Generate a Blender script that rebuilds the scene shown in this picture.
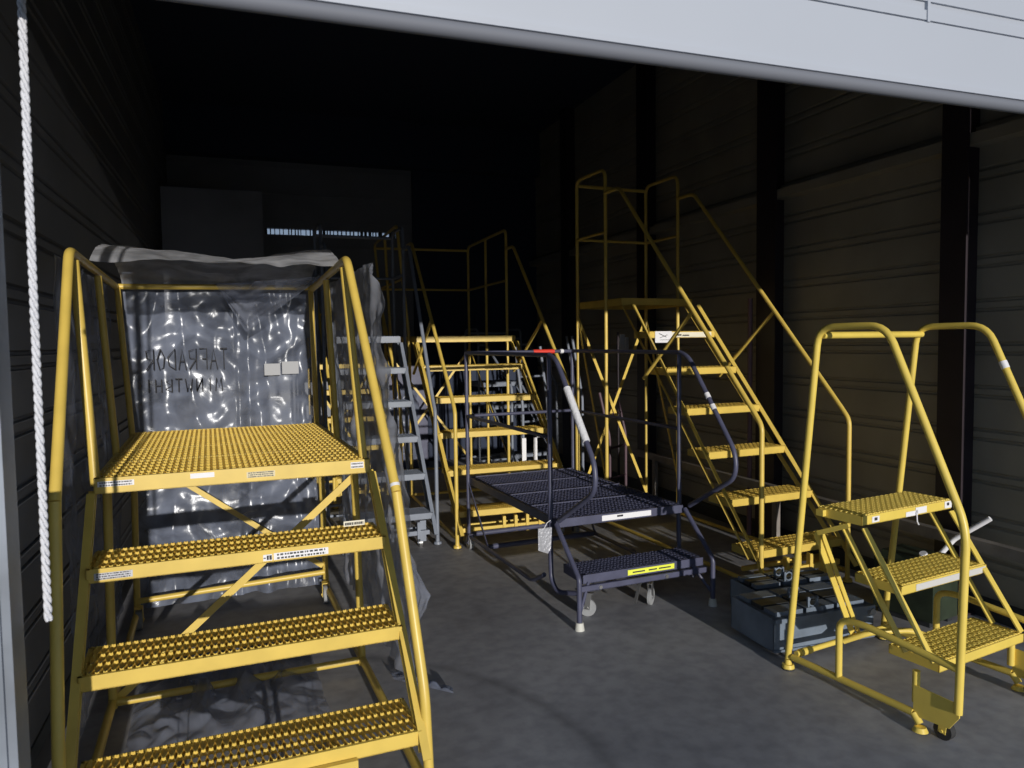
import bpy, math, random
from mathutils import Vector, Matrix
random.seed(7)
R = math.radians
for o in list(bpy.data.objects): bpy.data.objects.remove(o)
SC = bpy.context.scene
COL = SC.collection

# ------------------------------------------------------------ camera, sky, sun, exposure
CAMH = 1.467
cd = bpy.data.cameras.new('camera'); cam = bpy.data.objects.new('camera', cd); COL.objects.link(cam)
cd.sensor_width = 36; cd.lens = 737.7 * 36 / 1024; cd.clip_start = .05; cd.clip_end = 200
p_, r_ = .0567, -.01344
rx = Vector((math.cos(r_), math.sin(r_) * math.sin(p_), math.sin(r_) * math.cos(p_)))
up = Vector((-math.sin(r_), math.cos(r_) * math.sin(p_), math.cos(r_) * math.cos(p_)))
bk = rx.cross(up)
m = Matrix((rx, up, bk)).transposed()
cam.matrix_world = (Matrix.Rotation(R(-20), 3, 'Z') @ m).to_4x4()
cam.location = (0, 0, CAMH)
cd.dof.use_dof = True; cd.dof.focus_distance = 3.4; cd.dof.aperture_fstop = cd.lens / 1000 / .005
SC.camera = cam
W = bpy.data.worlds.new('sky'); SC.world = W; W.use_nodes = True
bg = W.node_tree.nodes['Background']; bg.inputs[0].default_value = (.55, .73, 1.0, 1); bg.inputs[1].default_value = .38
sl = bpy.data.lights.new('sun', 'SUN'); sun = bpy.data.objects.new('sun', sl); COL.objects.link(sun)
sl.energy = 3.2; sl.angle = R(.55); sl.color = (1.0, .95, .88)
AZ, EL = R(1.6), R(7.6)
sd = Vector((-math.sin(AZ) * math.cos(EL), math.cos(AZ) * math.cos(EL), -math.sin(EL)))
sun.rotation_euler = (-sd).to_track_quat('Z', 'Y').to_euler(); sun.location = (2, -6, 4)
SC.view_settings.view_transform = 'Standard'; SC.view_settings.look = 'None'
SC.view_settings.exposure = 0; SC.view_settings.gamma = 1; SC.view_settings.use_curve_mapping = False

# ------------------------------------------------------------ materials
def mat(name, col, rough=.5, metal=0., nscale=0, namt=.0, bump=0., bscale=60, col2=None, spec=.5):
    M = bpy.data.materials.new(name); M.use_nodes = True
    nt = M.node_tree; b = nt.nodes['Principled BSDF']
    b.inputs['Base Color'].default_value = (*col, 1); b.inputs['Roughness'].default_value = rough
    b.inputs['Metallic'].default_value = metal; b.inputs['Specular IOR Level'].default_value = spec
    tc = nt.nodes.new('ShaderNodeTexCoord')
    if nscale:
        n = nt.nodes.new('ShaderNodeTexNoise'); n.inputs['Scale'].default_value = nscale; n.inputs['Detail'].default_value = 5
        nt.links.new(tc.outputs['Object'], n.inputs['Vector'])
        rp = nt.nodes.new('ShaderNodeValToRGB'); c2 = col2 or tuple(c * (1 - namt) for c in col)
        rp.color_ramp.elements[0].position = .35; rp.color_ramp.elements[1].position = .65
        rp.color_ramp.elements[0].color = (*c2, 1); rp.color_ramp.elements[1].color = (*col, 1)
        nt.links.new(n.outputs['Fac'], rp.inputs[0]); nt.links.new(rp.outputs[0], b.inputs['Base Color'])
    if bump:
        n = nt.nodes.new('ShaderNodeTexNoise'); n.inputs['Scale'].default_value = bscale
        nt.links.new(tc.outputs['Object'], n.inputs['Vector'])
        bm = nt.nodes.new('ShaderNodeBump'); bm.inputs['Strength'].default_value = bump; bm.inputs['Distance'].default_value = .01
        nt.links.new(n.outputs['Fac'], bm.inputs['Height']); nt.links.new(bm.outputs[0], b.inputs['Normal'])
    return M
YEL = mat('yellow_paint', (.78, .56, .115), .38, nscale=9, namt=.12)
YELR = mat('yellow_paint_bright', (.82, .62, .12), .38, nscale=9, namt=.1)
NAVY = mat('dark_slate_paint', (.085, .09, .15), .42, nscale=12, namt=.2)
SLATE = mat('grey_blue_paint', (.23, .26, .32), .45, nscale=12, namt=.15)
STEEL = mat('dock_steel', (.20, .25, .32), .5, .2, nscale=8, namt=.3)
STEELD = mat('dark_steel', (.05, .055, .06), .5, .3, nscale=8, namt=.3)
WHITE = mat('white_label', (.82, .82, .85), .5)
INK = mat('ink', (.03, .03, .035), .6)
SAFE = mat('safety_yellow_label', (.85, .90, .08), .5)
RED = mat('red_tape', (.75, .05, .03), .5)
RUB = mat('grey_rubber', (.32, .33, .34), .7)
RUBD = mat('black_rubber', (.03, .03, .03), .7)
CHROME = mat('zinc', (.6, .6, .6), .3, .9)
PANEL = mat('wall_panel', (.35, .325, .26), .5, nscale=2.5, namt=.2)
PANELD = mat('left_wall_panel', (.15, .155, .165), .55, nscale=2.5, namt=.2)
BACK = mat('back_panel', (.22, .23, .25), .6, nscale=1.5, namt=.2)
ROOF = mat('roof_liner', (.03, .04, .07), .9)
PRIMER = mat('primer_steel', (.030, .021, .028), .5, nscale=4, namt=.3)
DOORM = mat('door_white', (.42, .45, .51), .5, nscale=1.2, namt=.04)
SEAL = mat('door_seal', (.16, .17, .20), .7)
JAMB = mat('door_track', (.26, .29, .34), .5, .3, nscale=6, namt=.3)
ROPE = mat('rope_fibre', (.72, .73, .78), .8, bump=.4, bscale=200)
PAPER = mat('paper', (.80, .80, .78), .6)
PINK = mat('rusty_purple', (.10, .06, .075), .5)
GREEN = mat('green_enamel', (.035, .05, .03), .5, nscale=10, namt=.4)
WOOD = mat('grey_plank', (.30, .27, .24), .6, nscale=10, namt=.3)
ASPH = mat('yard_concrete', (.26, .26, .26), .9, nscale=3, namt=.2)

def floor_mat():
    M = bpy.data.materials.new('concrete_floor'); M.use_nodes = True; nt = M.node_tree; N = nt.nodes; K = nt.links
    b = N['Principled BSDF']; tc = N.new('ShaderNodeTexCoord')
    def noise(s, d=6, dist=0):
        n = N.new('ShaderNodeTexNoise'); n.inputs['Scale'].default_value = s; n.inputs['Detail'].default_value = d
        n.inputs['Distortion'].default_value = dist; K.new(tc.outputs['Object'], n.inputs['Vector']); return n
    n1 = noise(1.6, 8, .6); n2 = noise(14, 6); n3 = noise(.7, 3)
    rp = N.new('ShaderNodeValToRGB'); e = rp.color_ramp.elements
    e[0].position = .30; e[0].color = (.31, .312, .335, 1); e[1].position = .72; e[1].color = (.46, .46, .48, 1)
    K.new(n1.outputs['Fac'], rp.inputs[0])
    mx = N.new('ShaderNodeMix'); mx.data_type = 'RGBA'; mx.blend_type = 'MULTIPLY'; mx.inputs[0].default_value = .5
    r2 = N.new('ShaderNodeValToRGB'); r2.color_ramp.elements[0].color = (.6, .6, .62, 1); r2.color_ramp.elements[0].position = .35; r2.color_ramp.elements[1].position = .6
    K.new(n2.outputs['Fac'], r2.inputs[0]); K.new(rp.outputs[0], mx.inputs[6]); K.new(r2.outputs[0], mx.inputs[7])
    m2 = N.new('ShaderNodeMix'); m2.data_type = 'RGBA'; m2.blend_type = 'MULTIPLY'; m2.inputs[0].default_value = .6
    r3 = N.new('ShaderNodeValToRGB'); r3.color_ramp.elements[0].color = (.72, .72, .74, 1); r3.color_ramp.elements[0].position = .42; r3.color_ramp.elements[1].position = .58
    K.new(n3.outputs['Fac'], r3.inputs[0]); K.new(mx.outputs[2], m2.inputs[6]); K.new(r3.outputs[0], m2.inputs[7])
    # curved tyre scuff across the slab
    sp = N.new('ShaderNodeSeparateXYZ'); K.new(tc.outputs['Object'], sp.inputs[0])
    g = N.new('ShaderNodeTexGradient'); g.gradient_type = 'SPHERICAL'
    mp = N.new('ShaderNodeMapping'); mp.inputs['Location'].default_value = (.06, -1.03, 0); mp.inputs['Scale'].default_value = (.45, .45, .45)
    K.new(tc.outputs['Object'], mp.inputs[0]); K.new(mp.outputs[0], g.inputs[0])
    r4 = N.new('ShaderNodeValToRGB'); E4 = r4.color_ramp.elements
    E4[0].position = .40; E4[0].color = (1, 1, 1, 1); E4[1].position = .44; E4[1].color = (1, 1, 1, 1)
    a = E4.new(.42); a.color = (.72, .72, .72, 1)
    K.new(g.outputs['Fac'], r4.inputs[0])
    m3 = N.new('ShaderNodeMix'); m3.data_type = 'RGBA'; m3.blend_type = 'MULTIPLY'; m3.inputs[0].default_value = 1
    K.new(m2.outputs[2], m3.inputs[6]); K.new(r4.outputs[0], m3.inputs[7]); K.new(m3.outputs[2], b.inputs['Base Color'])
    b.inputs['Roughness'].default_value = .62; b.inputs['Specular IOR Level'].default_value = .35
    bm = N.new('ShaderNodeBump'); bm.inputs['Strength'].default_value = .12; bm.inputs['Distance'].default_value = .004
    K.new(n2.outputs['Fac'], bm.inputs['Height']); K.new(bm.outputs[0], b.inputs['Normal'])
    return M
FLOOR = floor_mat()

def plastic_mat(name, dens, tint, rough=.26, gloss=.05, bs=.22):
    M = bpy.data.materials.new(name); M.use_nodes = True; nt = M.node_tree; N = nt.nodes; K = nt.links
    for n in list(N): N.remove(n)
    out = N.new('ShaderNodeOutputMaterial'); tc = N.new('ShaderNodeTexCoord')
    tr = N.new('ShaderNodeBsdfTransparent'); tr.inputs[0].default_value = (.93, .94, .96, 1)
    df = N.new('ShaderNodeBsdfDiffuse'); df.inputs[0].default_value = (*tint, 1)
    tl = N.new('ShaderNodeBsdfTranslucent'); tl.inputs[0].default_value = (*tint, 1)
    gl = N.new('ShaderNodeBsdfGlossy'); gl.inputs['Roughness'].default_value = rough; gl.inputs[0].default_value = (.95, .97, 1, 1)
    n1 = N.new('ShaderNodeTexNoise'); n1.inputs['Scale'].default_value = 5; n1.inputs['Detail'].default_value = 4; n1.inputs['Distortion'].default_value = 1.0
    n2 = N.new('ShaderNodeTexNoise'); n2.inputs['Scale'].default_value = 22; n2.inputs['Detail'].default_value = 4
    K.new(tc.outputs['Object'], n1.inputs[0]); K.new(tc.outputs['Object'], n2.inputs[0])
    bm = N.new('ShaderNodeBump'); bm.inputs['Strength'].default_value = bs; bm.inputs['Distance'].default_value = .03
    K.new(n1.outputs['Fac'], bm.inputs['Height'])
    b2 = N.new('ShaderNodeBump'); b2.inputs['Strength'].default_value = bs * .5; b2.inputs['Distance'].default_value = .008
    K.new(n2.outputs['Fac'], b2.inputs['Height']); K.new(bm.outputs[0], b2.inputs['Normal'])
    for s in (gl, df): K.new(b2.outputs[0], s.inputs['Normal'])
    m1 = N.new('ShaderNodeMixShader'); m1.inputs[0].default_value = .4; K.new(df.outputs[0], m1.inputs[1]); K.new(tl.outputs[0], m1.inputs[2])
    m2 = N.new('ShaderNodeMixShader'); m2.inputs[0].default_value = gloss; K.new(m1.outputs[0], m2.inputs[1]); K.new(gl.outputs[0], m2.inputs[2])
    rp = N.new('ShaderNodeMapRange'); rp.inputs[1].default_value = .35; rp.inputs[2].default_value = .68
    rp.inputs[3].default_value = dens * .55; rp.inputs[4].default_value = min(.95, dens * 1.6)
    K.new(n1.outputs['Fac'], rp.inputs[0])
    m3 = N.new('ShaderNodeMixShader'); K.new(rp.outputs[0], m3.inputs[0]); K.new(tr.outputs[0], m3.inputs[1]); K.new(m2.outputs[0], m3.inputs[2])
    K.new(m3.outputs[0], out.inputs[0])
    return M
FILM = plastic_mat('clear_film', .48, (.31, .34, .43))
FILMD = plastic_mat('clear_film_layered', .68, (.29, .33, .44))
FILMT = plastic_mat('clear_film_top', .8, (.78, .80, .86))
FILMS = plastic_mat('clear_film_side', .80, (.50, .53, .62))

# ------------------------------------------------------------ mesh helpers
class MB:
    def __init__(s): s.v = []; s.f = []; s.sm = []
    def add(s, vs, fs, smooth=False):
        k = len(s.v); s.v += [tuple(v) for v in vs]; s.f += [tuple(i + k for i in f) for f in fs]; s.sm += [smooth] * len(fs)
    def box(s, a, b):
        (x0, y0, z0), (x1, y1, z1) = a, b
        x0, x1 = min(x0, x1), max(x0, x1); y0, y1 = min(y0, y1), max(y0, y1); z0, z1 = min(z0, z1), max(z0, z1)
        s.add([(x0, y0, z0), (x1, y0, z0), (x1, y1, z0), (x0, y1, z0), (x0, y0, z1), (x1, y0, z1), (x1, y1, z1), (x0, y1, z1)],
              [(0, 3, 2, 1), (4, 5, 6, 7), (0, 1, 5, 4), (1, 2, 6, 5), (2, 3, 7, 6), (3, 0, 4, 7)])
        return s
    def bar(s, a, b, w, h, upv=(0, 0, 1)):
        a, b = Vector(a), Vector(b); d = (b - a).normalized(); x = d.cross(Vector(upv))
        if x.length < 1e-4: x = d.cross(Vector((0, 1, 0)))
        x.normalize(); y = x.cross(d); vs = []
        for p in (a, b):
            for i, j in ((-1, -1), (1, -1), (1, 1), (-1, 1)): vs.append(p + x * i * w / 2 + y * j * h / 2)
        s.add(vs, [(0, 3, 2, 1), (4, 5, 6, 7), (0, 1, 5, 4), (1, 2, 6, 5), (2, 3, 7, 6), (3, 0, 4, 7)])
        return s
    def tube(s, pts, r=.0135, fil=0., n=10, closed=False):
        P = [Vector(p) for p in pts]
        if fil > 0 and len(P) > 2:
            Q = [P[0]]
            for i in range(1, len(P) - 1):
                a, b, c = P[i - 1], P[i], P[i + 1]; d1 = (a - b); d2 = (c - b)
                f = min(fil, d1.length * .48, d2.length * .48); p1 = b + d1.normalized() * f; p2 = b + d2.normalized() * f
                for k in range(6):
                    t = k / 5; Q.append(p1 * (1 - t) ** 2 + b * 2 * t * (1 - t) + p2 * t * t)
            Q.append(P[-1]); P = Q
        if closed: P = P + [P[0]]
        rings = []; prev = None
        for i, p in enumerate(P):
            if closed and i in (0, len(P) - 1): d = (P[1] - P[-2]).normalized()
            else: d = (P[min(i + 1, len(P) - 1)] - P[max(i - 1, 0)]).normalized()
            if prev is None:
                x = d.cross(Vector((0, 0, 1)))
                if x.length < .05: x = d.cross(Vector((0, 1, 0)))
                x.normalize()
            else: x = (prev - d * prev.dot(d)).normalized()
            prev = x; y = d.cross(x)
            rings.append([p + x * r * math.cos(2 * math.pi * k / n) + y * r * math.sin(2 * math.pi * k / n) for k in range(n)])
        vs = [v for rg in rings for v in rg]; m_ = len(rings)
        fs = [(i * n + k, i * n + (k + 1) % n, (i + 1) * n + (k + 1) % n, (i + 1) * n + k) for i in range(m_ - 1) for k in range(n)]
        s.add(vs, fs, True)
        if not closed: s.add(rings[0], [tuple(reversed(range(n)))]); s.add(rings[-1], [tuple(range(n))])
        return s
    def cyl(s, a, b, r, n=18): return s.tube([a, b], r, 0, n)
    def cone(s, a, b, r0, r1, n=16):
        a, b = Vector(a), Vector(b); d = (b - a).normalized(); x = d.orthogonal().normalized(); y = d.cross(x)
        vs = [p + x * r * math.cos(2 * math.pi * k / n) + y * r * math.sin(2 * math.pi * k / n) for p, r in ((a, r0), (b, r1)) for k in range(n)]
        s.add(vs, [(k, (k + 1) % n, n + (k + 1) % n, n + k) for k in range(n)], True)
        s.add(vs[:n], [tuple(reversed(range(n)))]); s.add(vs[n:], [tuple(range(n))]); return s
    def grate(s, u0, u1, v0, v1, z, lam=.028, row=.05, h=.013, th=.003, seg=6):
        """serrated diamond safety grating: mirrored wavy strips that touch each other"""
        n = max(1, round((v1 - v0) / row)); row = (v1 - v0) / n; a = row / 2 * .96
        ns = max(6, int(round((u1 - u0) / lam)) * seg)
        for j in range(n):
            vc = v0 + row * (j + .5)
            for sg in (1, -1):
                vs = []
                for i in range(ns + 1):
                    u = u0 + (u1 - u0) * i / ns; ph = (i % seg) / seg * 2 * math.pi
                    w = max(-1, min(1, 1.35 * math.cos(ph))) * sg
                    vv = vc + a * w; zt = z + (.003 if i % 2 else 0)
                    vs += [(u, vv - th / 2, z - h), (u, vv + th / 2, z - h), (u, vv + th / 2, zt), (u, vv - th / 2, zt)]
                fs = []
                for i in range(ns):
                    b = i * 4; fs += [(b, b + 4, b + 7, b + 3), (b + 1, b + 2, b + 6, b + 5), (b + 3, b + 7, b + 6, b + 2)]
                s.add(vs, fs)
        return s
    def build(s, name, m_, parent=None):
        me = bpy.data.meshes.new(name); me.from_pydata(s.v, [], s.f); me.materials.append(m_)
        me.polygons.foreach_set('use_smooth', s.sm); me.update()
        o = bpy.data.objects.new(name, me); COL.objects.link(o)
        if parent: o.parent = parent
        return o
def tag(o, label, cat, group=None):
    o['label'] = label; o['category'] = cat
    if group: o['group'] = group
    return o
def thing(name, label, cat, loc=(0, 0, 0), rz=0, group=None):
    o = bpy.data.objects.new(name, None); COL.objects.link(o); o.location = loc; o.rotation_euler = (0, 0, R(rz)); o.empty_display_size = .1
    return tag(o, label, cat, group)
def struct(name, mb, m_): o = mb.build(name, m_); o['kind'] = 'structure'; return o
def tube(name, pts, m_, par, r=.0135, fil=0., n=10): return MB().tube(pts, r, fil, n).build(name, m_, par)
def frame(mb, u0, u1, v0, v1, z, h=.05, t=.004, lip=.012):
    """channel frame of a tread or platform: front/back/side fascia with a folded top lip"""
    for (a, b) in (((u0, v0), (u1, v0)), ((u0, v1), (u1, v1)), ((u0, v0), (u0, v1)), ((u1, v0), (u1, v1))):
        x0, x1 = sorted((a[0], b[0])); y0, y1 = sorted((a[1], b[1]))
        if x0 == x1: sx = t if x0 == u0 else -t; mb.box((x0, y0, z - h), (x0 + sx, y1, z)); mb.box((x0, y0, z), (x0 + lip * (1 if x0 == u0 else -1), y1, z + .002)); 
        else: sy = t if y0 == v0 else -t; mb.box((x0, y0, z - h), (x1, y0 + sy, z)); mb.box((x0, y0, z), (x1, y0 + lip * (1 if y0 == v0 else -1), z + .002)); mb.box((x0, y0, z - h), (x1, y0 + lip * (1 if y0 == v0 else -1), z - h + .003))
    return mb
def sticker(par, u0, u1, v, z0, z1, m_=None, marks=None, name='sticker', label=None, ym=None):
    o = MB().box((u0, v - .0025, z0), (u1, v - .0005, z1)).build(name, m_ or WHITE, par)
    if label: o['label'] = label
    if marks:
        mb = MB()
        for (a, b, c, d) in marks: mb.box((u0 + (u1 - u0) * a, v - .0035, z0 + (z1 - z0) * c), (u0 + (u1 - u0) * b, v - .0025, z0 + (z1 - z0) * d))
        mb.build('printing', ym or INK, o if par.parent is None else par)
    return o
def textmarks(rows=2, n=10, a0=.06, a1=.94, seed=1):
    rnd = random.Random(seed); out = []
    for r in range(rows):
        x = a0; zc = 1 - (r + .5) / rows
        while x < a1:
            w = rnd.uniform(.02, .07); out.append((x, min(a1, x + w), zc - .28 / rows, zc + .22 / rows)); x += w + rnd.uniform(.012, .03)
    return out
def caster(par, u, v, rad=.04, w=.03, m_=RUB, bm=None, h=None, yaw=0, name='caster'):
    bm = bm or SLATE; h = h or rad * 2 + .05; mb = MB(); c, s_ = math.cos(yaw), math.sin(yaw)
    def T(x, y, z): return (u + x * c - y * s_, v + x * s_ + y * c, z)
    wd = w / 2 + .004
    for sg in (-1, 1): mb.bar(T(sg * wd, 0, rad * .8), T(sg * wd, -.008, h), .028, .003, (c, s_, 0))
    mb.bar(T(-wd, -.008, h), T(wd, -.008, h), .05, .005)
    mb.cyl(T(-wd - .006, 0, rad), T(wd + .006, 0, rad), .006, 10)
    b = mb.build(name, bm, par)
    wm = MB().cyl(T(-w / 2, 0, rad), T(w / 2, 0, rad), rad, 24); wm.cyl(T(-w / 2 - .002, 0, rad), T(w / 2 + .002, 0, rad), rad * .45, 16)
    wm.build('wheel', m_, b); return b
def foot(par, u, v, r=.025, m_=RUBD, m2=None):
    o = MB().cone((u, v, .022), (u, v, .045), .016, .014).cone((u, v, .006), (u, v, .024), r, r * .9).build('foot_cup', m2 or YEL, par)
    MB().cone((u, v, 0), (u, v, .008), r * .95, r).build('foot_pad', m_, o); return o
def step(par, name, w0, w1, v0, v1, z, m_, h=.045, lam=.028, row=.05, gh=.014, seg=6, hh=.003):
    mb = MB(); frame(mb, w0, w1, v0, v1, z, h)
    mb.grate(w0 + .006, w1 - .006, v0 + .012, v1 - .006, z + .004, lam, row, gh, hh, seg)
    return mb.build(name, m_, par)

# ------------------------------------------------------------ room shell
struct('floor', MB().box((-.9, 1.5, -.1), (3.9, 9.2, 0)), FLOOR)
struct('trim_yard', MB().box((-12, -25, -.1), (16, 1.5, -.005)), ASPH)
def ribbed(mb, X, sgn, y0, y1, ztop, pitch=.225, t=.03, off=.03):
    """sheet wall with horizontal double grooves, extruded along y"""
    prof = [(0, 0)]; z = off
    while z < ztop - .1:
        for zz in (z, z + .05):
            prof += [(0, zz), (.014, zz + .006), (.014, zz + .016), (0, zz + .022)]
        z += pitch
    prof.append((0, ztop)); vs = []; fs = []
    for (d, zz) in prof: vs += [(X + sgn * d, y0, zz), (X + sgn * d, y1, zz)]
    for i in range(len(prof) - 1): fs.append((i * 2, i * 2 + 1, i * 2 + 3, i * 2 + 2))
    mb.add(vs, fs); mb.box((X + sgn * .016, y0, 0), (X + sgn * (t + .02), y1, ztop)); return mb
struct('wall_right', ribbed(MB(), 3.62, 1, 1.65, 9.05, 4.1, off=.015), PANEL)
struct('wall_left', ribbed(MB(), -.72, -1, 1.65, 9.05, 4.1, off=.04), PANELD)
wb = MB(); wb.box((-.75, 9.0, 0), (2.0, 9.08, 2.745)).box((-.75, 9.0, 2.815), (2.0, 9.08, 3.57))
wb.box((-.75, 9.0, 2.745), (.28, 9.08, 2.815)).box((1.8, 9.0, 2.745), (2.0, 9.08, 2.815))
for k in range(12): z = .2 + k * .3; wb.box((-.72, 8.985, z), (1.98, 9.0, z + .02)) if abs(z - 2.78) > .1 else None
struct('wall_back', wb, BACK)
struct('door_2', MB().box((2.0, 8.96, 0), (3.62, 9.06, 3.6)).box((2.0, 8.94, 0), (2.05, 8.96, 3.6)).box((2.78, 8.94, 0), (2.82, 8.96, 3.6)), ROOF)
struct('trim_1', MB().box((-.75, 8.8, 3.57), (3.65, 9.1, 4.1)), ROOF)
# slatted light gap high in the back wall
wn = MB(); x = .28
while x < 1.8: w = random.choice((.008, .012, .03, .012)); wn.box((x, 9.01, 2.745), (x + w, 9.05, 2.815)); x += random.uniform(.03, .06)
struct('window_1', wn, STEELD)
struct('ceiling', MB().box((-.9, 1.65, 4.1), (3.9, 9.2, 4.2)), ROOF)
# columns along the right wall, one pinkish strip painted as a sunlit flange edge
def column(x, y, w=.16, d=.12, z1=4.1):
    mb = MB().box((x, y - w / 2, 0), (x + .012, y + w / 2, z1)).box((x + .012, y - .045, 0), (x + d, y + .045, z1))
    mb.box((x - .01, y - w / 2 - .03, 0), (x + d, y + w / 2 + .03, .012))
    for dy in (-w / 2 + .02, w / 2 - .02): mb.cyl((x - .004, y + dy, .03), (x - .004, y + dy, .012), .01, 8)
    return mb
struct('trim_2', column(3.50, 2.86, .15), PRIMER)
struct('trim_3', column(3.50, 4.33, .20), PRIMER)
struct('trim_4', column(3.50, 6.05, .20), PRIMER)
tag(MB().tube([(3.48, 4.47, 0), (3.48, 4.47, 1.76)], .018, 0, 10).build('sunlit_edge', mat('sunlit_primer', (.20, .12, .14), .5)), 'dull pinkish strip shaped as the sunlit flange edge of the dark column behind the tallest ladder', 'strip')  # lighter tone and cut-off height stand in for sun on the column edge
struct('trim_5', column(3.50, 7.8, .2), PRIMER)
struct('trim_6', MB().box((3.52, 1.65, 2.44), (3.62, 9, 2.50)).box((3.59, 1.65, 2.50), (3.62, 9, 2.54)), PANEL)      # girt
struct('trim_7', MB().box((3.585, 1.65, 0), (3.62, 9, .10)), STEELD)
struct('trim_8', MB().box((-.72, 1.65, 0), (-.69, 9, .10)), STEELD)
# front wall around the opening, overhead door and its tracks
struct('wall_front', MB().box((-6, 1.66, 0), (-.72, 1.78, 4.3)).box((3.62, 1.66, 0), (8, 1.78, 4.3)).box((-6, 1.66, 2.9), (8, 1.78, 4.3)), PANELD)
dj = MB().box((-.46, 1.60, 0), (-.44, 1.64, 2.95)).box((-.57, 1.59, 0), (-.44, 1.65, 1.16)).box((-.445, 1.60, 0), (-.425, 1.68, 2.95)).box((-.58, 1.575, 0), (-.56, 1.60, 1.16))  # low wide boxes: guard added to shade the lower left handrail
for z in (.5, 1.1, 1.7, 2.3): dj.cyl((-.47, 1.585, z), (-.47, 1.602, z), .012, 8)
struct('trim_9', dj, JAMB)
struct('trim_10', MB().box((3.60, 1.60, 0), (3.70, 1.66, 2.95)).box((3.585, 1.60, 0), (3.60, 1.70, 2.95)), JAMB)
door = MB(); z = 2.20
for (za, zb) in ((2.185, 2.352), (2.358, 2.385), (2.41, 2.72), (2.73, 3.1)): door.box((-.43, 1.60, za), (3.57, 1.625, zb))
door.box((-.43, 1.607, 2.185), (3.57, 1.625, 3.1)); door.box((-.43, 1.592, 2.172), (3.57, 1.60, 2.188))
door.box((1.84, 1.596, 2.352), (1.85, 1.607, 2.41))
struct('door_1', door, DOORM)
sb = MB()
sb.tube([(-.43, 1.612, 2.158), (3.57, 1.612, 2.158)], .019, 0, 16); sb.box((-.43, 1.602, 2.158), (3.57, 1.622, 2.20))
struct('trim_11', sb, SEAL)

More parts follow.
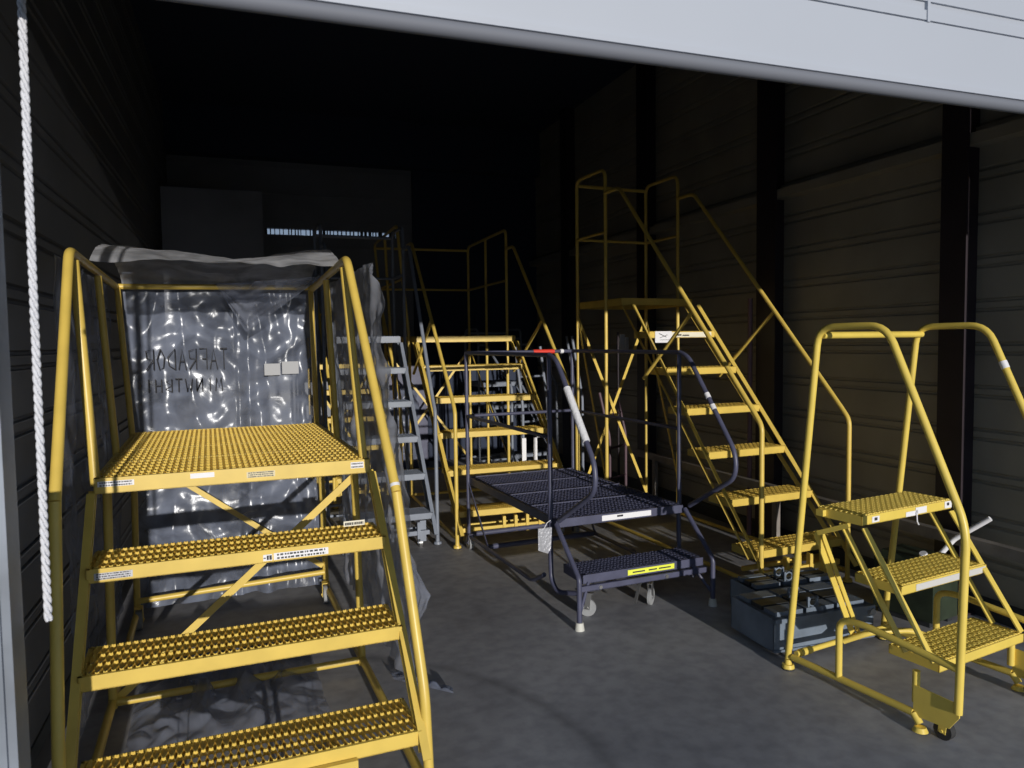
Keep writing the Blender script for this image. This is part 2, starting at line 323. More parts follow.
# ------------------------------------------------------------ wide platform ladder, front left
def big_platform_ladder():
    T = thing('platform_ladder', 'wide yellow platform ladder wrapped in clear plastic, nearest at the left', 'ladder', (-.021, 2.867, 0), 2.3)
    H = 1.016; r = .0165; wl, wr = -.475, .475
    # side guard frames: three uprights and a top tube that bends down into the handrail
    def topu(side, v): return (-.524 + .0 * v) if side < 0 else .415 + (.455 - .415) * v / 1.4
    for sd in (-1, 1):
        e = wl if sd < 0 else wr
        zt = 1.80
        jo = (-.513, -.45, 1.03) if sd < 0 else (.472, -.45, .97)
        bt = (-.50, -.64, .40) if sd < 0 else (.505, -.64, .35)
        ft = (-.50, -.66, .03) if sd < 0 else (.51, -.66, .03)
        pts = [(topu(sd, 1.44), 1.44, zt - .02), (topu(sd, .06), .06, zt), jo]
        h = tube('handrail', pts, YEL, T, r, .05, 14)
        lo = tube('handrail_post', [jo, bt, ft], YEL, h, r, .06, 14)
        if sd > 0:
            k = Vector(jo) - (Vector(jo) - Vector(pts[1])) * .02; k2 = Vector(jo) + (Vector(pts[1]) - Vector(jo)).normalized() * .03
            s_ = MB().tube([k, k2], r + .001, 0, 14).build('collar_sticker', WHITE, h); s_['label'] = 'white collar sticker'
        for v, vt in ((.05, .10), (.70, .70), (1.42, 1.42)):
            tube('guard_post', [(e * (.97 if sd > 0 else 1), v, H - .03), (topu(sd, vt) * (.985), vt, zt - .03)], YEL, T, r * (1 if v < .1 else .9), 0, 12)
        # legs and base
        for v in (.35, 1.43):
            tube('leg', [(e * 1.0, v, H - .04), (e * 1.03, v, .05)], YEL, T, .0165, 0, 12)
        tube('base_rail', [(e * 1.03, 1.43, .075), (e * 1.03, .35, .075), (e * 1.04, -.64, .075)], YEL, T, .0165, .03, 12)
        # tread stringers: two slim bars each side
        for dv in (0.0, .05):
            MB().bar((e * .985 + sd * .016, .0 + dv, H - .05), (e * .985 + sd * .016, -.73 + dv, .19), .008, .026, (1, 0, 0)).build('stringer', YEL, T)
        caster(T, e * 1.0, 1.36, .05, .03, RUB, YEL, .12)
        caster(T, e * .5, -.45, .035, .025, RUB, YEL, .16)
        foot(T, e * (1.055 if sd < 0 else 1.074), -.66, .03)
    tube('base_crossbar', [(-.485, .35, .072), (.49, .35, .072)], YEL, T, .0155, 0, 12)
    tube('base_crossbar', [(-.48, 1.42, .13), (.48, 1.42, .16)], YEL, T, .0155, 0, 12)
    tube('guard_rail', [(-.524, 1.44, 1.78), (.455, 1.44, 1.79)], YEL, T, r * .9, 0, 12)
    MB().bar((.485, .36, .90), (-.475, .36, .08), .030, .006, (0, 1, 0)).build('brace', YEL, T)
    MB().bar((-.47, 1.41, .92), (.47, 1.41, .20), .028, .006, (0, 1, 0)).build('brace', YEL, T)
    # platform
    fm = MB(); frame(fm, wl, wr, 0, 1.464, H, .052, .004, .02)
    for v in (.36, .73, 1.10): fm.box((wl, v - .012, H - .04), (wr, v + .012, H - .012))
    P = fm.build('platform', YEL, T)
    g = MB(); vv = [.018, .375, .735, 1.095, 1.45]
    for a, b in zip(vv, vv[1:]): g.grate(wl + .012, wr - .012, a, b - .008, H + .004, .044, .07, .014, .004, 8); g.box((wl + .01, b - .009, H - .01), (wr - .01, b - .003, H + .004))
    g.build('grating', YEL, P)
    sticker(P, wl + .012, wl + .125, 0, H - .028, H - .009, marks=textmarks(2, seed=3))
    sticker(P, -.17, -.09, 0, H - .022, H - .004, marks=None)
    sticker(P, .02, .12, 0, H - .036, H - .014, mat('clear_label', (.70, .62, .40), .5), marks=textmarks(3, seed=5))
    sticker(P, .40, .45, 0, H - .030, H - .006, marks=textmarks(2, seed=8))
    for i in range(1, 4):
        z = H - .254 * i; v0 = -.225 * i
        S = step(T, 'step', wl - .004, wr + .008, v0, v0 + .235, z, YEL, .043, .044, .073, .018, seg=8, hh=.004)
        if i == 1:
            sticker(S, wl + .02, wl + .13, v0, z - .034, z - .012, mat('silver_label', (.55, .56, .60), .35, .3), marks=textmarks(3, seed=11))
            sticker(S, .055, .085, v0, z - .036, z - .014, marks=[(.05, .3, .4, .55), (.4, .62, .15, .85), (.68, .95, .15, .85)])
            sticker(S, .09, .275, v0, z - .036, z - .012, marks=textmarks(2, seed=13))
            sticker(S, .36, .44, v0 + .18, z + .010, z + .030, mat('cream_label', (.8, .76, .62), .5), marks=textmarks(1, seed=15))
        if i == 3:
            pd = MB().box((-.33, v0 - .022, z - .075), (.28, v0 - .004, z - .035)).box((-.33, v0 - .022, z - .078), (.28, v0 + .05, z - .072)); q = pd.build('lock_pedal', YEL, T)
            MB().bar((.06, v0 + .02, z - .07), (.06, v0 + .04, .05), .02, .006).bar((.10, v0 + .02, z - .07), (.10, v0 + .04, .05), .02, .006).build('pedal_arm', YEL, q)
    return T
big_platform_ladder()

# plastic wrapping on that ladder
def sheet(name, fn, nu, nv, m_, par):
    vs = []; fs = []
    for j in range(nv + 1):
        for i in range(nu + 1): vs.append(fn(i / nu, j / nv))
    for j in range(nv):
        for i in range(nu): a = j * (nu + 1) + i; fs.append((a, a + 1, a + nu + 2, a + nu + 1))
    mb = MB(); mb.add(vs, fs, True); return mb.build(name, m_, par)
from mathutils import noise as NZ
def nz(x, y, z=0, s=1): return NZ.noise(Vector((x * s, y * s, z)))
def crease(x, y, s, k): return 1 - abs(NZ.noise(Vector((x * s, y * s, k)))) * 2
WR = thing('plastic_wrap', 'clear crinkled plastic sheeting draped over the nearest wide yellow ladder', 'plastic sheet', (-.021, 2.867, 0), 2.3)
def back_fn(a, b):
    u = -.50 + .98 * a; z = 1.80 * b + .06
    d = .030 * crease(u, z * .35, 5, 1.3) + .025 * nz(u, z, 3, 4) + .014 * nz(u, z, 9, 14) + (.03 * crease(u, z * .1, 9, 4) if u > .05 else 0)
    return (u, 1.485 + d, z)
sheet('back_curtain', back_fn, 110, 150, FILMD, WR)
def top_fn(a, b):
    u = -.50 + .95 * a; v = .34 + 1.13 * b
    k = 1 - (1 - min(1, b / .42)) ** 1.6 if b < .6 else max(0, 1 - (b - .6) / .4) ** .7
    z = 1.80 + .11 * k * (1 - .30 * math.sin(math.pi * a) + .12 * math.sin(a * 9)) + .016 * nz(u, v, 2, 5) + .008 * nz(u, v, 5, 16)
    return (u, v, z)
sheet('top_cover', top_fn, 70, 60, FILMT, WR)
def flap_fn(a, b):   # fold hanging from the top cover near its right end
    u = -.05 + .50 * a; dz = .26 * (1 - abs(a - .28) / .72 if a > .28 else a / .28) * b
    return (u, .95 + .35 * (1 - a) + .03 * nz(u, b, 3, 7), 1.79 + .02 * a - dz)
sheet('fold', flap_fn, 40, 24, FILM, WR)
def right_fn(a, b):
    z = .14 + 1.68 * b
    K = [(.1, -.10), (.6, -.20), (.95, -.12), (1.24, .06), (1.65, .16), (1.85, .36)]
    v0 = K[-1][1]
    for (za, va), (zb, vb) in zip(K, K[1:]):
        if za <= z <= zb: v0 = va + (vb - va) * (z - za) / (zb - za)
    v = v0 + (1.46 - v0) * a
    u = .545 + .035 * crease(v, z * .3, 8, 8) * (1 - .4 * b) + .022 * nz(v, z, 7, 12) - .02 * b
    return (u + .03, v, z)
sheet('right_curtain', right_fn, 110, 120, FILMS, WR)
def left_fn(a, b):
    v = .0 + 1.45 * a; z = .10 + 1.68 * b
    u = -.545 - .02 * crease(v, z * .3, 6, 12) + .012 * nz(v, z, 7, 9)
    return (u, v, z)
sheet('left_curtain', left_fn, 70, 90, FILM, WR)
def low_fn(a, b):    # loose film tucked on the floor under the ladder
    x = -.42 + .72 * a; y = .0 + 1.05 * b
    z = .02 + .13 * max(0, crease(x, y, 6, 21)) * math.sin(math.pi * a) * math.sin(math.pi * min(1, b * 1.05)) + .03 * abs(nz(x, y, 4, 12))
    return (x, y, z)
sheet('floor_bunch', low_fn, 110, 130, FILM, WR)
def tail_fn(a, b):
    x = .60 + .20 * a; y = .28 - .26 * a + (.10 * (1 - a * .6)) * (b - .5)
    return (x, y, .012 + .05 * abs(nz(a, b, 2, 5)) * math.sin(math.pi * b))
sheet('floor_tail', tail_fn, 24, 14, FILMD, WR)
def corner_fn(a, b):
    z = .40 + .26 * b; return (.575 + .075 * (1 - abs(b - .45) / .55) * a + .01 * nz(a, b, 5, 6), -.20 - .02 * a, z)
sheet('torn_corner', corner_fn, 16, 30, FILM, WR)
MB().box((.19, 1.462, 1.30), (.275, 1.468, 1.365)).box((.285, 1.464, 1.305), (.375, 1.470, 1.375)).build('paper_label', mat('dim_paper', (.40, .41, .43), .6), WR)
MB().box((.56, .13, 1.10), (.563, .155, 1.20)).build('green_tag', mat('lime_tag', (.45, .60, .10), .5), WR)
# mirrored marker scrawl, two lines
wr_ = MB(); y0 = 1.452
GL = {'P': [[(0, 0), (0, 1), (.6, .9), (.6, .55), (0, .5)]], 'R': [[(0, 0), (0, 1), (.6, .9), (.55, .55), (0, .5), (.6, 0)]], 'O': [[(.3, 1), (0, .6), (.1, .1), (.4, 0), (.6, .5), (.3, 1)]],
      'D': [[(0, 0), (0, 1), (.6, .6), (.5, .2), (0, 0)]], 'A': [[(0, 0), (.3, 1), (.6, 0)], [(.1, .4), (.5, .4)]], 'F': [[(0, 0), (0, 1), (.6, 1)], [(0, .5), (.4, .5)]], 'T': [[(.3, 0), (.3, 1)], [(0, 1), (.6, 1)]],
      'N': [[(0, 0), (0, 1), (.5, 0), (.5, 1)]], 'B': [[(0, 0), (0, 1), (.5, .8), (0, .5), (.55, .25), (0, 0)]], 'H': [[(0, 0), (0, 1)], [(.5, 0), (.5, 1)], [(0, .5), (.5, .5)]], 'M': [[(0, 0), (.1, 1), (.3, .3), (.5, 1), (.6, 0)]], 'W': [[(0, 1), (.15, 0), (.3, .6), (.45, 0), (.6, 1)]], 'I': [[(.2, 0), (.2, 1)]]}
def scrawl(txt, u1, z, h, adv):
    for k, ch in enumerate(txt):
        for st in GL.get(ch, []): wr_.tube([(u1 - k * adv - x * adv * 1.15, y0 + .004 * math.sin(k), z + yy * h) for x, yy in st], .003, 0, 5)
scrawl('TAFRADOR', .0, 1.345, .11, .052); scrawl('MINWTBHI', -.03, 1.225, .07, .050)
wr_.build('marker_writing', INK, WR)

# ------------------------------------------------------------ three step ladder, front right
def three_step():
    T = thing('step_ladder', 'small yellow three step rolling ladder with arched handrails, front right', 'ladder', (2.608, 2.312, 0), 8.2)
    H = .747; rz = .249; r = .0145; wl, wr = -.298, .298
    for sd in (-1, 1):
        e = .33 * sd
        h = tube('handrail', [(e, .335, .05), (e, .19, 1.512), (e, -.115, 1.512), (e, -.43, .80), (e, -.415, .13)] , YELR, T, r, .075, 14)
        b_ = tube('base_rail', [(e, .31, .062), (e, -.25, .062)], YELR, T, r, 0, 12)
        tube('base_loop', [(e, .075, .06), (e, .075, .31), (e, -.02, .325), (e, -.41, .29)], YELR, b_, r * .95, .10, 12)
        foot(T, e, .335, .028, RUBD, YELR); 
        f = MB().tube([(e, -.25, .062), (e, -.275, .03)], r, 0, 12).build('foot_stub', YELR, T); MB().cone((e, -.277, .004), (e, -.277, .02), .028, .02).build('foot_cup', YELR, f)
        tube('step_post', [(e * .96, -.25, .22), (e * .96, -.25, .10)], YELR, T, r * .95, 0, 12)
        # kick plate with lock caster behind it
        MB().add([], []) 
        kp = MB(); kp.add([(e - .003, -.25, .17), (e - .003, -.42, .165), (e - .003, -.42, .115), (e - .003, -.385, .062), (e - .003, -.28, .055), (e - .003, -.25, .07),
                           (e + .003, -.25, .17), (e + .003, -.42, .165), (e + .003, -.42, .115), (e + .003, -.385, .062), (e + .003, -.28, .055), (e + .003, -.25, .07)],
                          [(0, 1, 2, 3, 4, 5), (11, 10, 9, 8, 7, 6)] + [(i, i + 6, (i + 1) % 6 + 6, (i + 1) % 6) for i in range(6)])
        k = kp.build('kick_plate', YELR, T)
        caster(T, e - sd * .03, -.35, .034, .028, RUBD, YELR, .10)
        for (va, vb) in (((-.005), (-.30)), ((.10), (-.19))):
            MB().bar((e * .88, va, H - .045), (e * .88, vb, .262), .030, .006, (0, 1, 1)).build('stringer', YELR, T)
        MB().bar((e * .94, .20, .70 - .06), (e * .9, .06, .70), .02, .012, (1, 0, 0)).build('bracket', YELR, T)
    tube('crossbar', [(-.33, .17, 1.478), (.33, .17, 1.478)], YELR, T, r, 0, 12)
    c = tube('base_crossbar', [(-.33, .29, .085), (.33, .29, .085)], YELR, T, r * .85, 0, 12)
    MB().tube([(-.31, .29, .085), (-.24, .29, .085)], r * 1.15, 0, 12).build('sleeve', YELR, c)
    tube('rear_loop', [(-.05, .27, .09), (.02, .18, .15), (.20, .10, .15), (.30, .05, .10)], YELR, T, r * .9, .05, 10)
    MB().bar((-.27, .245, .63), (.0, .25, .10), .03, .006, (0, 1, 0)).bar((-.245, .235, .63), (.03, .24, .10), .02, .006, (0, 1, 0)).build('brace', YELR, T)
    P = MB(); frame(P, wl, wr, 0, .211, H, .036, .004, .012); P.box((wl - .02, .17, H - .03), (wr + .02, .205, H - .004))
    P.grate(wl + .004, wr - .004, .006, .205, H + .005, .032, .026, .012, .004); P = P.build('platform', YELR, T)
    sticker(P, wl + .06, wl + .105, 0, H - .03, H - .006, marks=[(.3, .7, .3, .8)])
    sticker(P, -.02, .06, 0, H - .034, H - .014); sticker(P, .045, .12, 0, H - .03, H - .002)
    sticker(P, wr - .05, wr, 0, H - .03, H - .0, marks=[(.3, .6, .4, .8)])
    MB().tube([(.045, -.006, H - .02), (.047, -.008, H - .06), (.055, -.01, H - .075)], .003, 0, 6).build('price_tag_string', WHITE, P)
    for i in (1, 2):
        z = H - rz * i; v0 = -.149 * i
        w0, w1 = (wl + .035, wr + .01) if i == 1 else (wl + .045, wr + .015)
        S = MB(); frame(S, w0, w1, v0, v0 + .205, z, .034); S.grate(w0 + .004, w1 - .004, v0 + .006, v0 + .20, z + .005, .032, .026, .012, .004); S = S.build('step', YELR, T)
        if i == 1: sticker(S, w0 + .09, w1 - .01, v0, z - .03, z - .004, mat('silver_strip', (.75, .74, .72), .4, .2), marks=None)
    MB().tube([(.33, -.182, 1.36), (.33, -.195, 1.331)], r + .0015, 0, 12).build('rail_sticker', WHITE, T)['label'] = 'white sticker on the right handrail'
    return T
three_step()

# ------------------------------------------------------------ tall rolling ladders with treads
def tall(label, loc, yaw, m_, n, W0, P, run, rail, hw, foot_v, cross_v=(.2, .65), g=None, wt=None, wb=None, H=None, mid=None, name='rolling_ladder', detail=True, brace=True, r=.0135, group=None, back=True, tilt=0, bdv=.56):
    T = thing(name, label, 'ladder', loc, yaw, group)
    rise = .254; H = H or n * rise; g = run if g is None else g; wt = wt or W0 / 2; wb = wb or W0 / 2; w = W0 / 2; ns = 10 if detail else 8
    vf, vr = cross_v; zt = H + rail; bend_v = -(g + run * (n - 2)) + .03
    for sd in (-1, 1):
        e = hw * sd; et = e + (tilt if sd < 0 else 0)
        tube('guard_frame', [(e, vr, .07), (e, vr, H), (et, vr, zt), (et, vf, zt), (e, vf, H), (e, vf, .07)], m_, T, r, .075, ns)
        hz = zt - .18
        hr = tube('handrail', [(e, vf, hz), (e, vf - .20, hz), (e, foot_v + .05, 1.04), (e, foot_v, .98), (e, foot_v, .03)], m_, T, r * 1.05, .05, ns)
        if brace:
            zb = 1.65; tv = (zb - 1.04) / (hz - 1.04); vb = (foot_v + .05) * (1 - tv) + (vf - .2) * tv
            tube('handrail_brace', [(e, vb, zb), (e, vb + bdv, 1.20)], m_, hr, r * .95, 0, ns)
        for dv in (.02, .17):
            vt_, vb_ = -g + run + dv, -g - run * (n - 2) + dv; k_ = (rise - .10) / rise
            MB().bar((wt * sd, vt_ - run * .2, H - .05), (wb * sd, vb_ - run * .55, .115 if dv < .1 else .20), .026, .010, (0, 1, 1)).build('stringer', m_, T)
        MB().tube([(e, vr, .07), (e, foot_v + .03, .07)], r, 0, ns).build('base_rail', m_, T)
        MB().bar((e, vr, H - .12), (e, vf, .35), .022, .006, (1, 0, 0)).build('side_brace', m_, T)
        foot(T, e, foot_v, .03, RUBD, m_)
        caster(T, e * .93, vr - .02, .045, .028, RUB, m_, .10)
        if P > 1: tube('guard_post', [(e, (vf + vr) / 2, .07), (et, (vf + vr) / 2, zt)], m_, T, r, 0, ns)
        zm = mid or H + .51
        tube('mid_rail', [(et * .5 + e * .5, vr, zm), (et * .5 + e * .5, vf, zm)], m_, T, r * .85, 0, ns)
    el = -hw + tilt
    tube('rear_rail', [(el, vr, zt - .04), (hw, vr, zt - .04)], m_, T, r, 0, ns)
    tube('rear_mid_rail', [(el * .5 - hw * .5, vr, mid or H + .51), (hw, vr, mid or H + .51)], m_, T, r * .85, 0, ns)
    tube('base_crossbar', [(-hw, vr, .08), (hw, vr, .08)], m_, T, r, 0, ns)
    tube('base_crossbar', [(-hw, vf, .08), (hw, vf, .08)], m_, T, r, 0, ns)
    if back:
        MB().bar((-hw, vr - .01, H - .13), (hw, vr - .01, .14), .024, .006, (0, 1, 0)).build('brace', m_, T)
        MB().bar((hw, vr + .01, H - .13), (-hw, vr + .01, .14), .024, .006, (0, 1, 0)).build('brace', m_, T)
    mb = MB(); frame(mb, -w, w, 0, P, H, .05)
    mb.grate(-w + .006, w - .006, .012, P - .006, H + .004, .04, .05, .014, .003)
    PL = mb.build('platform', m_, T); steps = []
    for i in range(1, n):
        z = H - rise * i; v0 = -g - run * (i - 1); t = (i - 1) / max(1, n - 2); ww = wt + (wb - wt) * t
        steps.append((step(T, 'step', -ww, ww, v0, v0 + .20, z, m_, .042, .034, .05, .014, 6), v0, z, ww))
    # lockstep under the bottom tread
    v0 = steps[-1][1]; ww = steps[-1][3]
    lk = MB().box((-ww + .03, v0 - .01, .105), (ww - .03, v0 + .015, .135)).box((-ww + .03, v0 + .13, .105), (ww - .03, v0 + .15, .13))
    for u in (-.12, -.03, .06, .16): lk.box((u, v0 - .02, .08), (u + .022, v0 + .012, .20))
    q = lk.build('lockstep_frame', m_, T)
    MB().bar((ww * .75, v0 + .03, .20), (ww * .75, v0 + .03, .05), .045, .02).build('lock_pedal', m_, q)
    for u in (-ww + .08, ww - .08): caster(T, u, v0 + .07, .032, .022, CHROME, m_, .11)
    return T, PL, steps
T, PL, ST = tall('tallest yellow rolling ladder with seven levels and high handrails by the right wall', (2.952, 4.878, 0), 3.27, YEL, 7, .637, .666, .226, .985, .33, -1.49, g=.316, wt=.286, wb=.335, mid=2.29)
S1, v0, z, ww = ST[0]
sticker(S1, -.19, .25, v0, z - .038, z - .002, mat('cream_strip', (.83, .79, .62), .5), marks=[(.30, .40, .3, .6), (.42, .55, .25, .5)])
bz = MB().box((-.24, v0 - .006, z - .075), (-.10, v0 - .003, z + .005)); q = bz.build('product_label', WHITE, T)
MB().bar((-.21, v0 - .008, z - .01), (-.15, v0 - .008, z - .035), .002, .012, (0, 1, 0)).bar((-.20, v0 - .008, z - .04), (-.14, v0 - .008, z - .02), .002, .012, (0, 1, 0)).bar((-.20, v0 - .008, z - .055), (-.12, v0 - .008, z - .055), .002, .008, (0, 1, 0)).build('printing', INK, q)
tall('wide yellow rolling ladder with six levels and large railed platform, middle of the back', (1.886, 6.338, 0), -.94, YEL, 6, .915, 1.595, .26, 1.0, .47, -1.33, cross_v=(.27, 1.59), mid=2.05, tilt=-.09, bdv=.74)
tall('pale blue grey rolling ladder seen through the gap right of the plastic wrap', (.94, 6.0, 0), 1.5, SLATE, 6, .56, .5, .18, .90, .33, -.83, cross_v=(.06, .46), back=False, brace=False)
tall('yellow rolling ladder standing behind the pale grey one, mostly hidden', (.98, 7.55, 0), 4, YEL, 5, .56, .45, .2, .85, .31, -.85, cross_v=(.06, .42), brace=False)
tall('dark grey rolling ladder behind the wide yellow one, just right of its platform', (2.85, 8.15, 0), 8, SLATE, 5, .5, .45, .2, .62, .28, -.75, cross_v=(.06, .42), back=False, brace=False, H=1.0)

# ------------------------------------------------------------ low dark work platform
def work_platform():
    T = thing('work_platform', 'low dark slate rolling work platform with railings and one wide step, centre floor', 'work platform', (1.966, 3.628, 0), 2.92)
    H = .508; W = .4135; P = 1.39; r = .0135; D = NAVY
    for sd in (-1, 1):
        e = .42 * sd
        tube('rail_post', [(e, .05, H - .05), (e, .05, 1.40)], D, T, r, 0, 12)
        tube('rail_post', [(e, P, .08), (e, P, 1.40)], D, T, r, 0, 12)
        tube('side_rail', [(e, .05, 1.395), (e, P, 1.395)], D, T, r * .95, 0, 12)
        tube('mid_rail', [(e, .05, .95), (e, P, .95)], D, T, r * .85, 0, 10)
        h = tube('handrail', [(e, .05, 1.397), (e, -.04, 1.37), (e, -.445, .87), (e, -.445, .74), (e, -.05, .515)], D, T, r, .07, 12)
        if sd < 0:
            a, b = Vector((e, -.155, 1.228)), Vector((e, -.36, .975))
            MB().tube([a, b], r + .006, 0, 14).build('tape_wrap', mat('white_tape', (.78, .79, .83), .4, bump=.4, bscale=80), h)['label'] = 'white tape wound round the rail'
        else:
            for zz in (1.17, 1.11):
                vv = -.04 - .405 * (1.37 - zz) / .50; MB().tube([(e, vv, zz), (e, vv - .02, zz - .025)], r + .002, 0, 12).build('rail_sticker', WHITE, h)
        tube('front_leg', [(e * .99, -.01, H - .02), (e * .99, -.265, .262), (e * .99, -.265, .03)], D, T, r, .02, 12)
        tube('leg_gusset', [(e * .99, -.262, .07), (e * .78, -.20, .215)], D, T, r * .7, 0, 10)
        MB().cone((e * .99, -.265, 0), (e * .99, -.265, .04), .026, .02).build('foot_cap', mat('cream_rubber', (.6, .6, .55), .6), T)
        tube('base_loop', [(e, .06, H - .03), (e, .05, .17), (e, -.02, .12), (e * .85, -.17, .15)], D, T, r, .07, 12)
        tube('base_rail', [(e, .14, .17), (e, .30, .09), (e, P, .09)], D, T, r, .06, 10)
        caster(T, e, P - .02, .048, .03, RUB, D, .11)
        caster(T, -.285 if sd < 0 else .115, -.11, .047, .014, RUB, CHROME, .125, yaw=.9 * -sd)
        MB().bar((e, P, H - .03), (e * .98, P - .35, .10), .02, .006, (1, 0, 0)).build('brace', D, T)
    rr = tube('rear_rail', [(-.42, P, 1.395), (.42, P, 1.395)], D, T, r * .95, 0, 12)
    MB().tube([(.10, P, 1.395), (.27, P, 1.395)], r + .003, 0, 12).build('red_tape', RED, rr)['label'] = 'red tape on the rear rail'
    MB().tube([(.32, P, 1.395), (.345, P, 1.395)], r + .003, 0, 12).build('white_tape_band', WHITE, rr)
    tube('rear_mid_rail', [(-.42, P, .95), (.42, P, .95)], D, T, r * .85, 0, 10)
    tube('base_crossbar', [(-.42, P, .10), (.42, P, .10)], D, T, r * 1.3, 0, 10)
    tube('base_crossbar', [(-.40, 1.05, .095), (.40, 1.05, .095)], D, T, r * 1.4, 0, 10)
    mb = MB(); frame(mb, -W, W, 0, P, H, .045, .004, .02)
    for a, b in zip((.02, .36, .70, 1.04), (.355, .695, 1.035, 1.38)):
        mb.grate(-W + .01, W - .01, a, b, H + .002, .045, .042, .014, .003); mb.box((-W + .01, b - .001, H - .015), (W - .01, b + .006, H + .008))
    PL = mb.build('platform', D, T)
    sticker(PL, -.13, .19, 0, H - .036, H - .006, marks=[(.30, .42, .45, .8)])
    S = MB(); frame(S, -.36, .40, -.201, .02, .254, .045, .004, .02); S.grate(-.35, .39, -.185, .012, .256, .04, .035, .014, .003)
    S.box((-.385, -.225, .175), (.41, -.205, .205)); S.box((-.385, -.225, .175), (.41, -.16, .179)); S = S.build('step', D, T)
    q = sticker(S, -.09, .205, -.201, .219, .247, SAFE, marks=[(.10, .36, .35, .6), (.44, .62, .35, .6), (.66, .92, .35, .6)]); q['label'] = 'fluorescent yellow warning label'
    for x in (-.27, .14): MB().cone((x, -.232, .19), (x, -.222, .19), .010, .012, 10).build('bolt', CHROME, T)
    MB().bar((-.02, -.16, .045), (.085, -.08, .19), .016, .006).build('latch_bar', CHROME, T)
    return T
work_platform()
tg = MB(); tg.add([(-.035, 0, -.115), (.025, .004, -.14), (.04, 0, -.11), (.045, -.004, 0), (-.035, 0, .0), (-.035, .004, -.115), (.025, .008, -.14), (.04, .004, -.11), (.045, 0, 0.003), (-.035, .004, .003)],
                  [(0, 1, 2, 3, 4), (9, 8, 7, 6, 5)] + [(i, i + 5, (i + 1) % 5 + 5, (i + 1) % 5) for i in range(5)])
t_ = thing('inspection_tag', 'silvery wrapped tag hanging from the front left corner of the dark platform', 'tag', (1.475, 3.585, .475), 5)
tg.build('tag_sleeve', mat('foil_bag', (.45, .46, .50), .35, .3, bump=.5, bscale=60), t_); MB().tube([(.0, 0, 0), (.02, 0, .03), (.04, 0, .04)], .002, 0, 6).build('tag_tie', WHITE, t_)

# ------------------------------------------------------------ steel dock units under the tall ladder
def dock_unit(label, x0, x1, y0, y1, h):
    T = thing('steel_base_unit', label, 'steel unit', (x0, y0, 0), -2, 'dark steel base units')
    w, d = x1 - x0, y1 - y0
    b = MB().box((0, 0, .035), (w, .006, h)).box((0, 0, .03), (.006, d, h)).box((w - .006, 0, .03), (w, d, h)).box((0, d - .006, .03), (w, d, h)).box((0, -.012, h - .02), (w, .012, h))
    b.box((0, -.01, .03), (w, .03, .04)); b.build('body', STEEL, T)
    for k in range(3):
        v = .02 + k * (d - .04) / 3; s_ = MB()
        for j in range(3):
            u = .02 + j * (w - .04) / 3; s_.box((u, v, h + .001), (u + (w - .04) / 3 - .02, v + (d - .04) / 3 - .018, h + .022))
        s_.build('top_slat', STEELD if k == 1 else STEEL, T)
    for (u, v) in ((w * .42, .03), (w * .42, d * .5)): c = MB(); c.tube([(u + .022 * math.cos(a * .785), v, h + .045 + .022 * math.sin(a * .785)) for a in range(8)], .005, 0, 6, True); c.box((u - .03, v - .005, h + .01), (u - .02, v + .005, h + .07)); c.box((u + .02, v - .005, h + .01), (u + .03, v + .005, h + .07)); c.box((u - .03, v - .005, h + .0), (u + .03, v + .005, h + .018)); c.build('lifting_ring', STEEL, T)
    for u in (.06, w - .06):
        MB().cyl((u, .03, .035), (u, .06, .035), .033, 16).build('roller', RUBD, T)
    MB().bar((w * .16, -.008, .05), (w * .14, -.008, h - .02), .01, .008).build('pull_rod', STEELD, T)
    MB().cone((w - .02, -.02, h - .03), (w - .02, .01, h - .03), .016, .016, 14).build('end_knob', RUB, T)
    return T
dock_unit('low dark steel base unit with slatted top, beside the small ladder rear foot', 2.24, 2.81, 2.70, 3.03, .185)
dock_unit('second low dark steel base unit, directly behind the first under the tallest ladder', 2.44, 2.98, 3.08, 3.30, .17)

# ------------------------------------------------------------ rope of the overhead door
rp = MB(); L_ = 1.75; N_ = 520
pos = lambda t: Vector((-.395 + .004 * math.sin(t * 5), 1.75 + .004 * math.sin(t * 9), 2.95 - t * 2.05))
for k in range(3):
    rp.tube([pos(i / N_) + Vector((.0045 * math.cos(i * .42 + k * 2.094), .0045 * math.sin(i * .42 + k * 2.094), 0)) for i in range(N_ + 1)], .0040, 0, 6)
tag(rp.build('pull_rope', ROPE), 'twisted white pull rope hanging from the overhead door at far left', 'rope')

# ------------------------------------------------------------ things along walls and in the dark back
tag(MB().box((3.41, 2.30, .395), (3.46, 6.1, .45)).box((3.42, 5.7, 0), (3.45, 5.75, .395)).box((3.42, 4.1, 0), (3.45, 4.15, .395)).build('plank_rail', WOOD), 'long pale plank rail running low along the right wall', 'rail')
gm = thing('pump_unit', 'low dark green machine with white fittings behind the small three step ladder', 'machine', (3.27, 2.86, 0), 10)
b = MB().box((-.10, -.16, .03), (.12, .16, .30)).box((-.08, -.13, .30), (.10, .13, .34)); b.build('housing', GREEN, gm)
MB().cone((-.105, -.02, .28), (-.14, -.02, .30), .028, .022).build('fitting', WHITE, gm)
MB().cone((-.07, -.10, .335), (-.09, -.10, .375), .024, .018).build('fitting', WHITE, gm)
MB().tube([(.0, -.12, .34), (.06, -.17, .44), (.10, -.32, .57)], .013, .02, 10).build('handle', WHITE, gm)
for u in (-.07, .09): MB().box((u - .02, -.14, 0), (u + .02, .14, .03)).build('skid', STEELD, gm)
tag(MB().box((-.66, 7.5, 0), (.22, 7.54, 2.93)).box((-.66, 7.49, 0), (-.62, 7.5, 2.93)).box((.18, 7.49, 0), (.22, 7.5, 2.93)).build('sheet_panel', mat('grey_board', (.30, .31, .34), .6, nscale=1.2, namt=.4)), 'tall pale grey sheet panel standing in the dark at back left', 'panel')
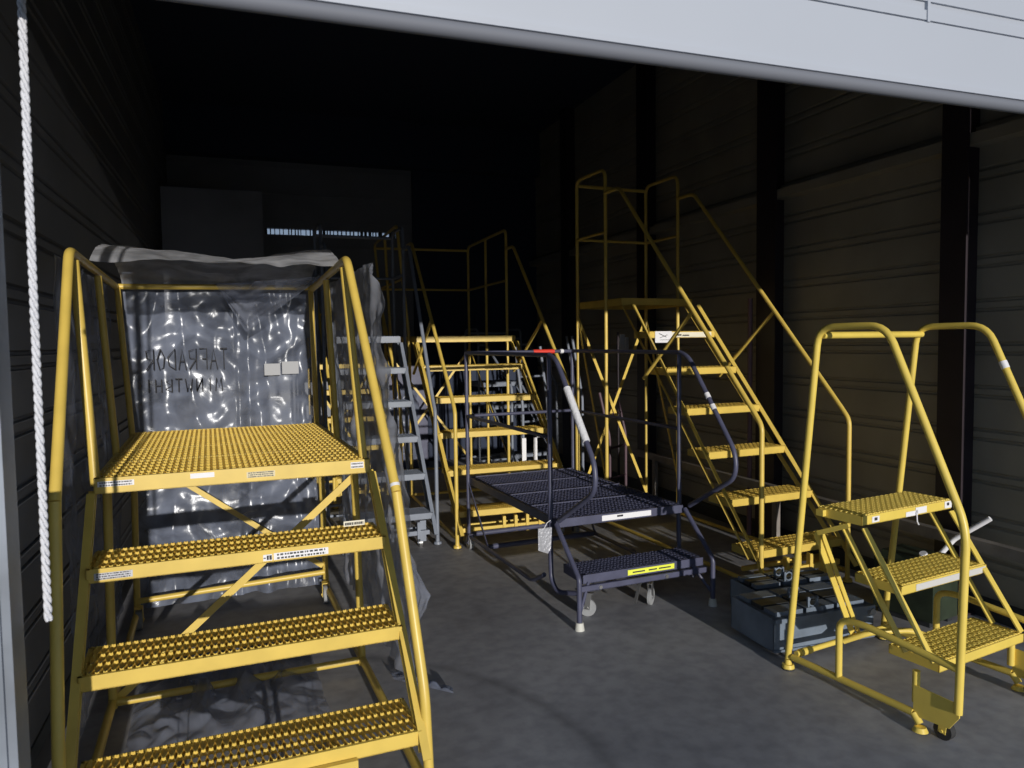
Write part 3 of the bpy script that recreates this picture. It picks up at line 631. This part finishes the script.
nb = thing('notice_board', 'white paper notice fixed between two posts behind the tallest ladder', 'notice', (3.46, 6.35, 0), 20)
MB().box((-.05, -.005, 1.36), (.02, 0, 1.53)).box((.03, -.005, 1.36), (.08, 0, 1.50)).build('notice_sheet', WHITE, nb)
MB().tube([(-.06, .01, 0), (-.06, .01, 1.55)], .012).build('post', PRIMER, nb)
# wrapped grey crates with plastic between the ladders
def crate(label, x, y, w, d, h, rz, m_=SLATE):
    T = thing('parts_cabinet', label, 'cabinet', (x, y, 0), rz)
    b = MB().box((-w / 2, 0, .04), (w / 2, d, h)); b.build('body', m_, T)
    for k in range(3):
        z = .08 + k * (h - .1) / 3; dr = MB().box((-w / 2 + .02, -.012, z), (w / 2 - .02, 0, z + (h - .1) / 3 - .02)).build('drawer', m_, T)
        MB().box((-.06, -.03, z + .12), (.06, -.012, z + .135)).build('handle', CHROME, dr)
    MB().box((-w / 2 + .03, .02, 0), (w / 2 - .03, d - .02, .04)).build('plinth', STEELD, T); return T
crate('dark grey drawer cabinet wrapped in film behind the pale grey ladder', 1.72, 8.35, .55, .45, 1.22, 3, NAVY)
def bunch(a, b):
    x = 1.45 + .42 * a; z = .15 + .85 * b
    return (x, 8.24 + .04 * crease(x, z, 6, 2) - .10 * math.sin(math.pi * a), z)
o = sheet('film_bundle', bunch, 40, 60, FILMD, None); tag(o, 'crinkled clear film hanging in front of the dark drawer cabinet', 'plastic sheet')
def stand(label, x, y, h, m_=SLATE, rz=0, diag=True):
    T = thing('rail_stand', label, 'stand', (x, y, 0), rz)
    for s_ in (-1, 1): tube('upright', [(s_ * .16, 0, .0), (s_ * .16, 0, h * .6), (s_ * .16, .1, h)], m_, T, .014, .05, 8)
    for z in (.22, h * .5, h * .8): tube('crossbar', [(-.16, .0 if z < h * .6 else .05, z), (.16, .0 if z < h * .6 else .05, z)], m_, T, .011, 0, 8)
    for s_ in (-1, 1): tube('floor_bar', [(s_ * .16, -.2, .015), (s_ * .16, .25, .015)], m_, T, .014, 0, 8)
    return T
stand('blue grey tubular stand left of the tallest ladder, behind its rear legs', 2.62, 6.55, 1.42, SLATE, 20)
stand('pale grey slanted rail stand between the tallest ladder and the right wall', 3.18, 6.75, 1.52, SLATE, 75)
stand('dark reddish tubular stand close to the right wall behind the tall ladder', 3.20, 5.98, 1.0, PINK, 35)

def strap():
    T = thing('plastic_strap', 'white looped plastic strap hanging over a tread of the wide middle yellow ladder', 'strap', (2.17, 5.47, 0), 0)
    MB().box((-.10, 0, .52), (-.065, .012, .70)).box((.0, 0, .52), (.03, .012, .72)).box((0, 0, .70), (.09, .012, .72)).build('loop', WHITE, T)
strap()
